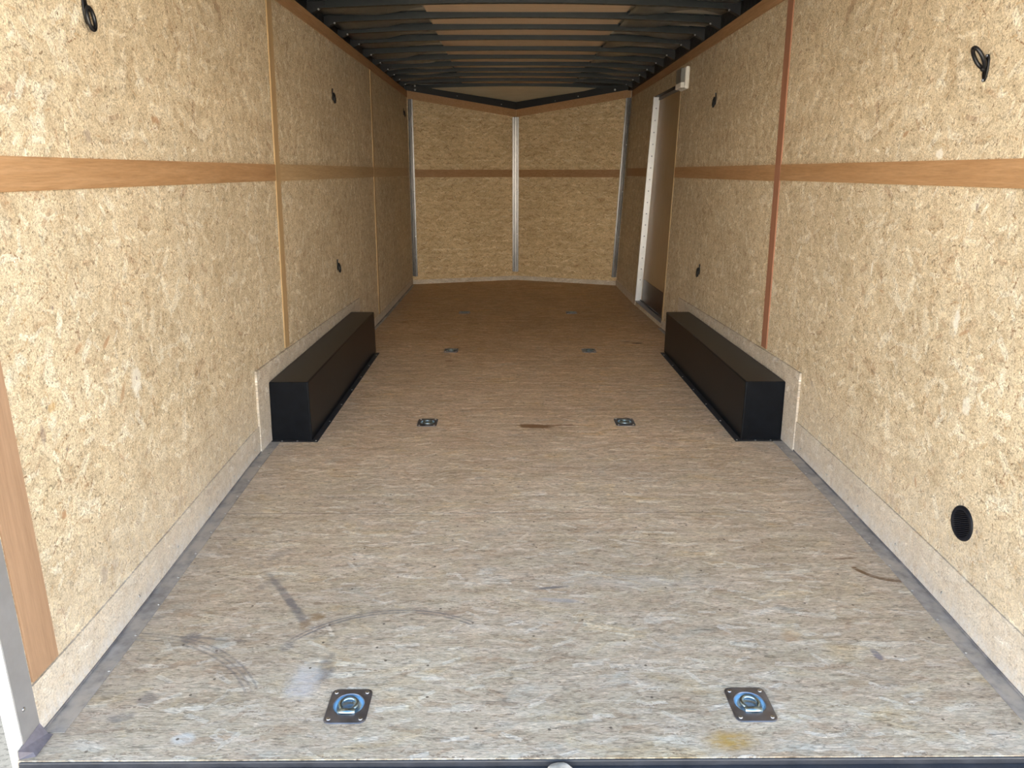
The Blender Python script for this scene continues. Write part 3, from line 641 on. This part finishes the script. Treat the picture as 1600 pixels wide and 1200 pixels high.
# ------------------------------------------------------------------ wheel boxes
for side, nm, xi, y0, y1 in ((-1, 'left', 1.056, 3.392, 5.23), (1, 'right', 1.046, 3.388, 5.22)):
    xo = abs(XW(side, 4.3, 0.15)); HB = 0.298
    wb = empty('wheel_box', (side * (xi + xo) / 2, (y0 + y1) / 2, 0.0))
    tag(wb, 'long black painted steel wheel box against the %s wall' % nm, 'wheel box')
    ox, oy = wb.location.x, wb.location.y
    bm = bmesh.new()
    ysb = span(y0, y1, 0.15); R = []
    for y in ysb:
        a = side * xi - ox; w0 = XW(side, y, 0.0) - side * 0.011 - ox; w1 = XW(side, y, HB) - side * 0.011 - ox
        R.append([bm.verts.new(p) for p in ((a, y - oy, 0.003), (a - side * 0.0, y - oy, HB), (w1, y - oy, HB), (w0, y - oy, 0.003))])
    for a, b in zip(R, R[1:]):
        for i in range(3): bm.faces.new((a[i], a[i + 1], b[i + 1], b[i]))
    bm.faces.new(R[0]); bm.faces.new(R[-1][::-1])
    obj('box_shell', bm, M_BOXP, wb, bevel=0.006)
    bm = bmesh.new(); fx = 1.026 if side < 0 else 1.014
    xa, xb = sorted((side * fx - ox, side * (xi + 0.002) - ox)); box(bm, xa, xb, y0 - 0.022 - oy, y1 - 0.03 - oy, 0.0003, 0.003)
    xa, xb = sorted((side * (xi + 0.002) - ox, XW(side, y0, 0) - side * 0.012 - ox)); box(bm, xa, xb, y0 - 0.022 - oy, y0 - 0.001 - oy, 0.0003, 0.003)
    fg = obj('flange', bm, M_FLNG, wb)
    for y in np.linspace(y0 + 0.0, y1 - 0.10, 7):
        obj('screw', screw_bm(side * (fx + 0.010) - ox, y - 0.008 - oy, 0.003, 'Z', 1, 0.005), M_SCREW, fg, True)
    for x in (0.10, 0.175):
        obj('screw', screw_bm(side * (fx + x) - ox, y0 - 0.012 - oy, 0.003, 'Z', 1, 0.005), M_SCREW, fg, True)

# ------------------------------------------------------------------ recessed tie-down rings
def plate_bm():
    bm = bmesh.new(); n = 64; w, h, r = 0.0515, 0.0610, 0.017
    def out(a):
        c, s = math.cos(a), math.sin(a); t = min(w / abs(c) if abs(c) > 1e-6 else 9, h / abs(s) if abs(s) > 1e-6 else 9)
        x, y = c * t, s * t; cx, cy = w - r, h - r
        if abs(x) > cx and abs(y) > cy:
            sx, sy = math.copysign(1, x), math.copysign(1, y); bx, by = sx * cx, sy * cy
            B = c * bx + s * by; C = bx * bx + by * by - r * r; t = B + math.sqrt(max(0, B * B - C)); x, y = c * t, s * t
        return x, y
    rings = []
    for k in range(4):
        ring = []
        for i in range(n):
            a = 2 * math.pi * i / n; x, y = out(a)
            if k == 0: p = (x, y, 0.0002)
            elif k == 1: p = (x, y, 0.0016)
            elif k == 2: p = (x * 0.965, y * 0.97, 0.0026)
            else: p = (0.0385 * math.cos(a), 0.004 + 0.0385 * math.sin(a), 0.0030)
            ring.append(bm.verts.new(p))
        rings.append(ring)
    # lip turned down into the pocket
    rings.append([bm.verts.new((0.037 * math.cos(2 * PI * i / n), 0.004 + 0.037 * math.sin(2 * PI * i / n), 0.001)) for i in range(n)])
    for a, b in zip(rings, rings[1:]):
        for i in range(n): bm.faces.new((a[i], a[(i + 1) % n], b[(i + 1) % n], b[i]))
    return bm
def ring_path():
    P = []
    for i in range(25):
        a = math.radians(-38 + i * (256 / 24)); P.append((0.0205 * math.cos(a), 0.004 + 0.0205 * math.sin(a), 0.0035))
    P += [(-0.012, -0.0185, 0.0035), (0.012, -0.0185, 0.0035)]
    return P
def tie_down():
    t = empty('tie_down_ring')
    obj('plate', plate_bm(), M_PLATE, t)
    bm = bmesh.new(); lathe(bm, [(0.037, 0.001), (0.0355, -0.006), (0.030, -0.0125), (0.020, -0.015), (0.014, -0.0135), (0.010, -0.0145), (0.003, -0.015)], 40, 0, 0.004)
    # lathe closes the last ring as the bottom; drop the top cap
    top = max((f for f in bm.faces if len(f.verts) == 40), key=lambda f: f.calc_center_median().z); bmesh.ops.delete(bm, geom=[top], context='FACES_ONLY')
    obj('cup', bm, M_CUP, t, True)
    bm = bmesh.new(); tube(bm, ring_path(), 0.0056, 12); rg = obj('ring', bm, M_ZINC, t, True)
    bm = bmesh.new()
    prof = []
    for k in range(9):
        a = math.pi * k / 8; prof.append((-0.0225 + 0.0085 * math.cos(a), 0.003 + 0.0075 * math.sin(a)))
    R = [[bm.verts.new((x, p, q)) for p, q in prof] for x in (-0.0205, 0.0205)]
    for i in range(8): bm.faces.new((R[0][i], R[0][i + 1], R[1][i + 1], R[1][i]))
    bm.faces.new((R[0][0], R[0][8], R[1][8], R[1][0])[::-1]); bm.faces.new(R[0]); bm.faces.new(R[1][::-1])
    obj('clamp_bar', bm, M_ZINC, t, True)
    for sx in (-1, 1):
        for sy in (-1, 1):
            s = bmesh.new(); lathe(s, [(0.0052, 0.0024), (0.005, 0.0042), (0.0035, 0.0050), (0.0018, 0.0044)], 14, sx * 0.0385, sy * 0.0465)
            obj('screw', s, M_SCREW, t, True)
    return t
def dup(root, loc):
    r = root.copy(); COL.objects.link(r); r.location = loc
    for ch in list(root.children):
        c = ch.copy(); COL.objects.link(c); c.parent = r
        for g in list(ch.children):
            d = g.copy(); COL.objects.link(d); d.parent = c
    return r
t0 = tie_down(); t0.location = (RINGS[0][0], RINGS[0][1], 0.0)
places = ['by the left rear edge of the floor, nearest the opening', 'by the right rear edge of the floor, nearest the opening', 'level with the near end of the left wheel box', 'level with the near end of the right wheel box',
          'level with the far end of the left wheel box', 'level with the far end of the right wheel box', 'toward the front wall on the left, farthest of its row', 'toward the front wall on the right, level with the side door']
ties = [t0] + [dup(t0, (x, y, 0.0)) for x, y in RINGS[1:]]
for t, pl in zip(ties, places): tag(t, 'recessed steel tie-down ring ' + pl, 'tie-down ring', 'tie-down rings in the floor')

# ------------------------------------------------------------------ wall hooks: pad with a swinging eye
def hook(side, x, y, z, mode):
    o = empty('tie_hook', (x, y, z)); s = -side       # s: direction into the room
    bm = bmesh.new(); n = 20
    R = []
    for d in (0.0, 0.005):
        R.append([bm.verts.new((s * d, 0.0115 * math.cos(2 * PI * k / n), 0.036 * math.sin(2 * PI * k / n))) for k in range(n)])
    for k in range(n): bm.faces.new((R[0][k], R[0][(k + 1) % n], R[1][(k + 1) % n], R[1][k]))
    bm.faces.new(R[0][::-1]); bm.faces.new(R[1])
    obj('pad', bm, M_HOOK, o, bevel=0.0015)
    bm = bmesh.new(); bmesh.ops.create_uvsphere(bm, u_segments=12, v_segments=8, radius=0.008); bmesh.ops.translate(bm, verts=bm.verts, vec=(s * 0.009, 0, -0.002 if mode == 'up' else 0.004))
    obj('pivot', bm, M_HOOK, o, True)
    for zz in (-0.031, 0.031): 
        b2 = bmesh.new(); lathe(b2, [(0.0045, s * 0.005), (0.004, s * 0.0075), (0.002, s * 0.0085)], 10, 0, 0, zz, 'X'); obj('screw', b2, M_PLATE, o, True)
    # eye: an oval loop; hanging down flat, or turned up and out into the room
    P = []
    for k in range(28):
        a = 2 * PI * k / 28; u = 0.017 * math.cos(a); v = 0.027 * math.sin(a) + 0.027
        if mode == 'up': P.append((s * (0.010 + 0.62 * v + 0.0), u * 1.0 + 0.0, 0.0 + v * 0.95))
        else: P.append((s * (0.011 + 0.10 * v), u, -v + 0.006))
    bm = bmesh.new(); tube(bm, P, 0.0054, 12, nrm=Vector((1, 0, 0))); obj('eye', bm, M_HOOK, o, True)
    return o
for side, y, z, mode, lab in ((-1, 2.12, 1.672, 'down', 'high on the left wall near the opening, hanging eye'), (-1, 4.98, 1.735, 'down', 'on the left wall above the batten, between the uprights'),
                              (-1, 4.93, 0.672, 'down', 'on the left wall just above the wheel box'), (-1, 8.29, 1.875, 'down', 'high on the left wall beside the front corner post'),
                              (1, 2.165, 1.540, 'up', 'high on the right wall near the opening, eye turned up'), (1, 4.98, 1.712, 'down', 'on the right wall above the batten, near the side door'), (1, 5.075, 0.620, 'down', 'on the right wall just above the wheel box')):
    h = hook(side, XW(side, y, z) - side * 0.0005, y, z, mode); tag(h, 'black tie hook ' + lab, 'hook', 'tie hooks on the walls')

# ------------------------------------------------------------------ round side vent
vy, vz = 1.918, 0.292; vx = XW(1, vy, vz) - 0.0005
vent = empty('round_vent', (vx, vy, vz)); tag(vent, 'round black slatted plastic vent low on the right wall', 'vent')
bm = bmesh.new(); lathe(bm, [(0.051, 0.0), (0.051, -0.004), (0.047, -0.007), (0.040, -0.007), (0.038, -0.003), (0.036, -0.002)], 48, axis='X'); obj('rim', bm, M_VENT, vent, True)
bm = bmesh.new()
for k in range(-6, 7):
    zc = k * 0.0056; hw = math.sqrt(max(0, 0.0385 ** 2 - zc ** 2))
    if hw < 0.006: continue
    hexa(bm, [(-0.0065, -hw, zc - 0.0018), (-0.0065, hw, zc - 0.0018), (-0.002, hw, zc - 0.0004), (-0.002, -hw, zc - 0.0004), (-0.0065, -hw, zc + 0.0002), (-0.0065, hw, zc + 0.0002), (-0.002, hw, zc + 0.0016), (-0.002, -hw, zc + 0.0016)])
sl = obj('slats', bm, M_VENT, vent); sl.rotation_euler = (math.radians(-24), 0, 0)

# ------------------------------------------------------------------ rear door frame and sill
fr = empty('door_2', (0, 1.38, 0)); tag(fr, 'rear ramp door frame of dull aluminium around the opening', 'door frame', kind='structure')
def fobj(name, bm, mat, parent=fr, **k):
    o = obj(name, bm, mat, parent, **k); o.matrix_parent_inverse = Matrix.Translation((0, -1.38, 0)); return o
for side in (-1, 1):
    x0 = XW(side, 1.44, 1) + side * 0.002
    bm = bmesh.new(); box(bm, *sorted((side * 1.197, side * 1.205)), 1.379, 1.4395, -0.12, 2.25); po = fobj('frame_post', bm, M_FRAME)
    bm = bmesh.new(); box(bm, *sorted((side * 1.200, side * 1.212)), 1.352, 1.379, -0.12, 2.25); fobj('edge_strip', bm, M_SEAL)
    for z in (0.10, 0.9, 1.7):
        s = screw_bm(side * 1.197, 1.40, z, 'X', -side, 0.005); c_ = obj('screw', s, M_SCREW, po, True)
    bm = bmesh.new()
    hexa(bm, [(side * 1.198, 1.358, 0.001), (side * 1.166, 1.366, 0.001), (side * 1.168, 1.436, 0.001), (side * 1.198, 1.4385, 0.001), (side * 1.1965, 1.358, 0.022), (side * 1.175, 1.374, 0.006), (side * 1.178, 1.434, 0.006), (side * 1.1965, 1.4385, 0.030)])
    fobj('corner_gusset', bm, M_GUSSET)
bm = bmesh.new(); box(bm, -1.30, 1.30, 1.352, 1.44, 2.11, 2.30); fobj('frame_head', bm, M_FRAME)
bm = bmesh.new(); box(bm, -1.196, 1.196, 1.20, REAR - 0.001, -0.10, -0.018)
box(bm, -1.196, 1.196, REAR - 0.006, REAR - 0.001, -0.018, -0.0015)
fobj('rear_sill', bm, M_STEEL, bevel=0.003)
bm = bmesh.new()
for k in range(14):
    x = -1.05 + k * 0.162; box(bm, x - 0.045, x + 0.045, 1.215, 1.325, -0.018, -0.012)
fobj('hinge_plates', bm, M_BLACKTUBE, bevel=0.002)
# stone on the sill
bm = bmesh.new(); bmesh.ops.create_icosphere(bm, subdivisions=3, radius=1)
rs = np.random.RandomState(5); dirs = [Vector(rs.randn(3)).normalized() for _ in range(9)]
for v in bm.verts:
    k = min([1.0] + [0.78 / max(1e-3, v.co.dot(d)) if v.co.dot(d) > 0.78 else 1.0 for d in dirs]); v.co = Vector((v.co.x * 0.030, v.co.y * 0.020, v.co.z * 0.013)) * k
st = obj('stone', bm, M_STONE); st.location = (0.013, 1.326, -0.006)
tag(st, 'small pale stone lying on the black rear sill', 'stone')
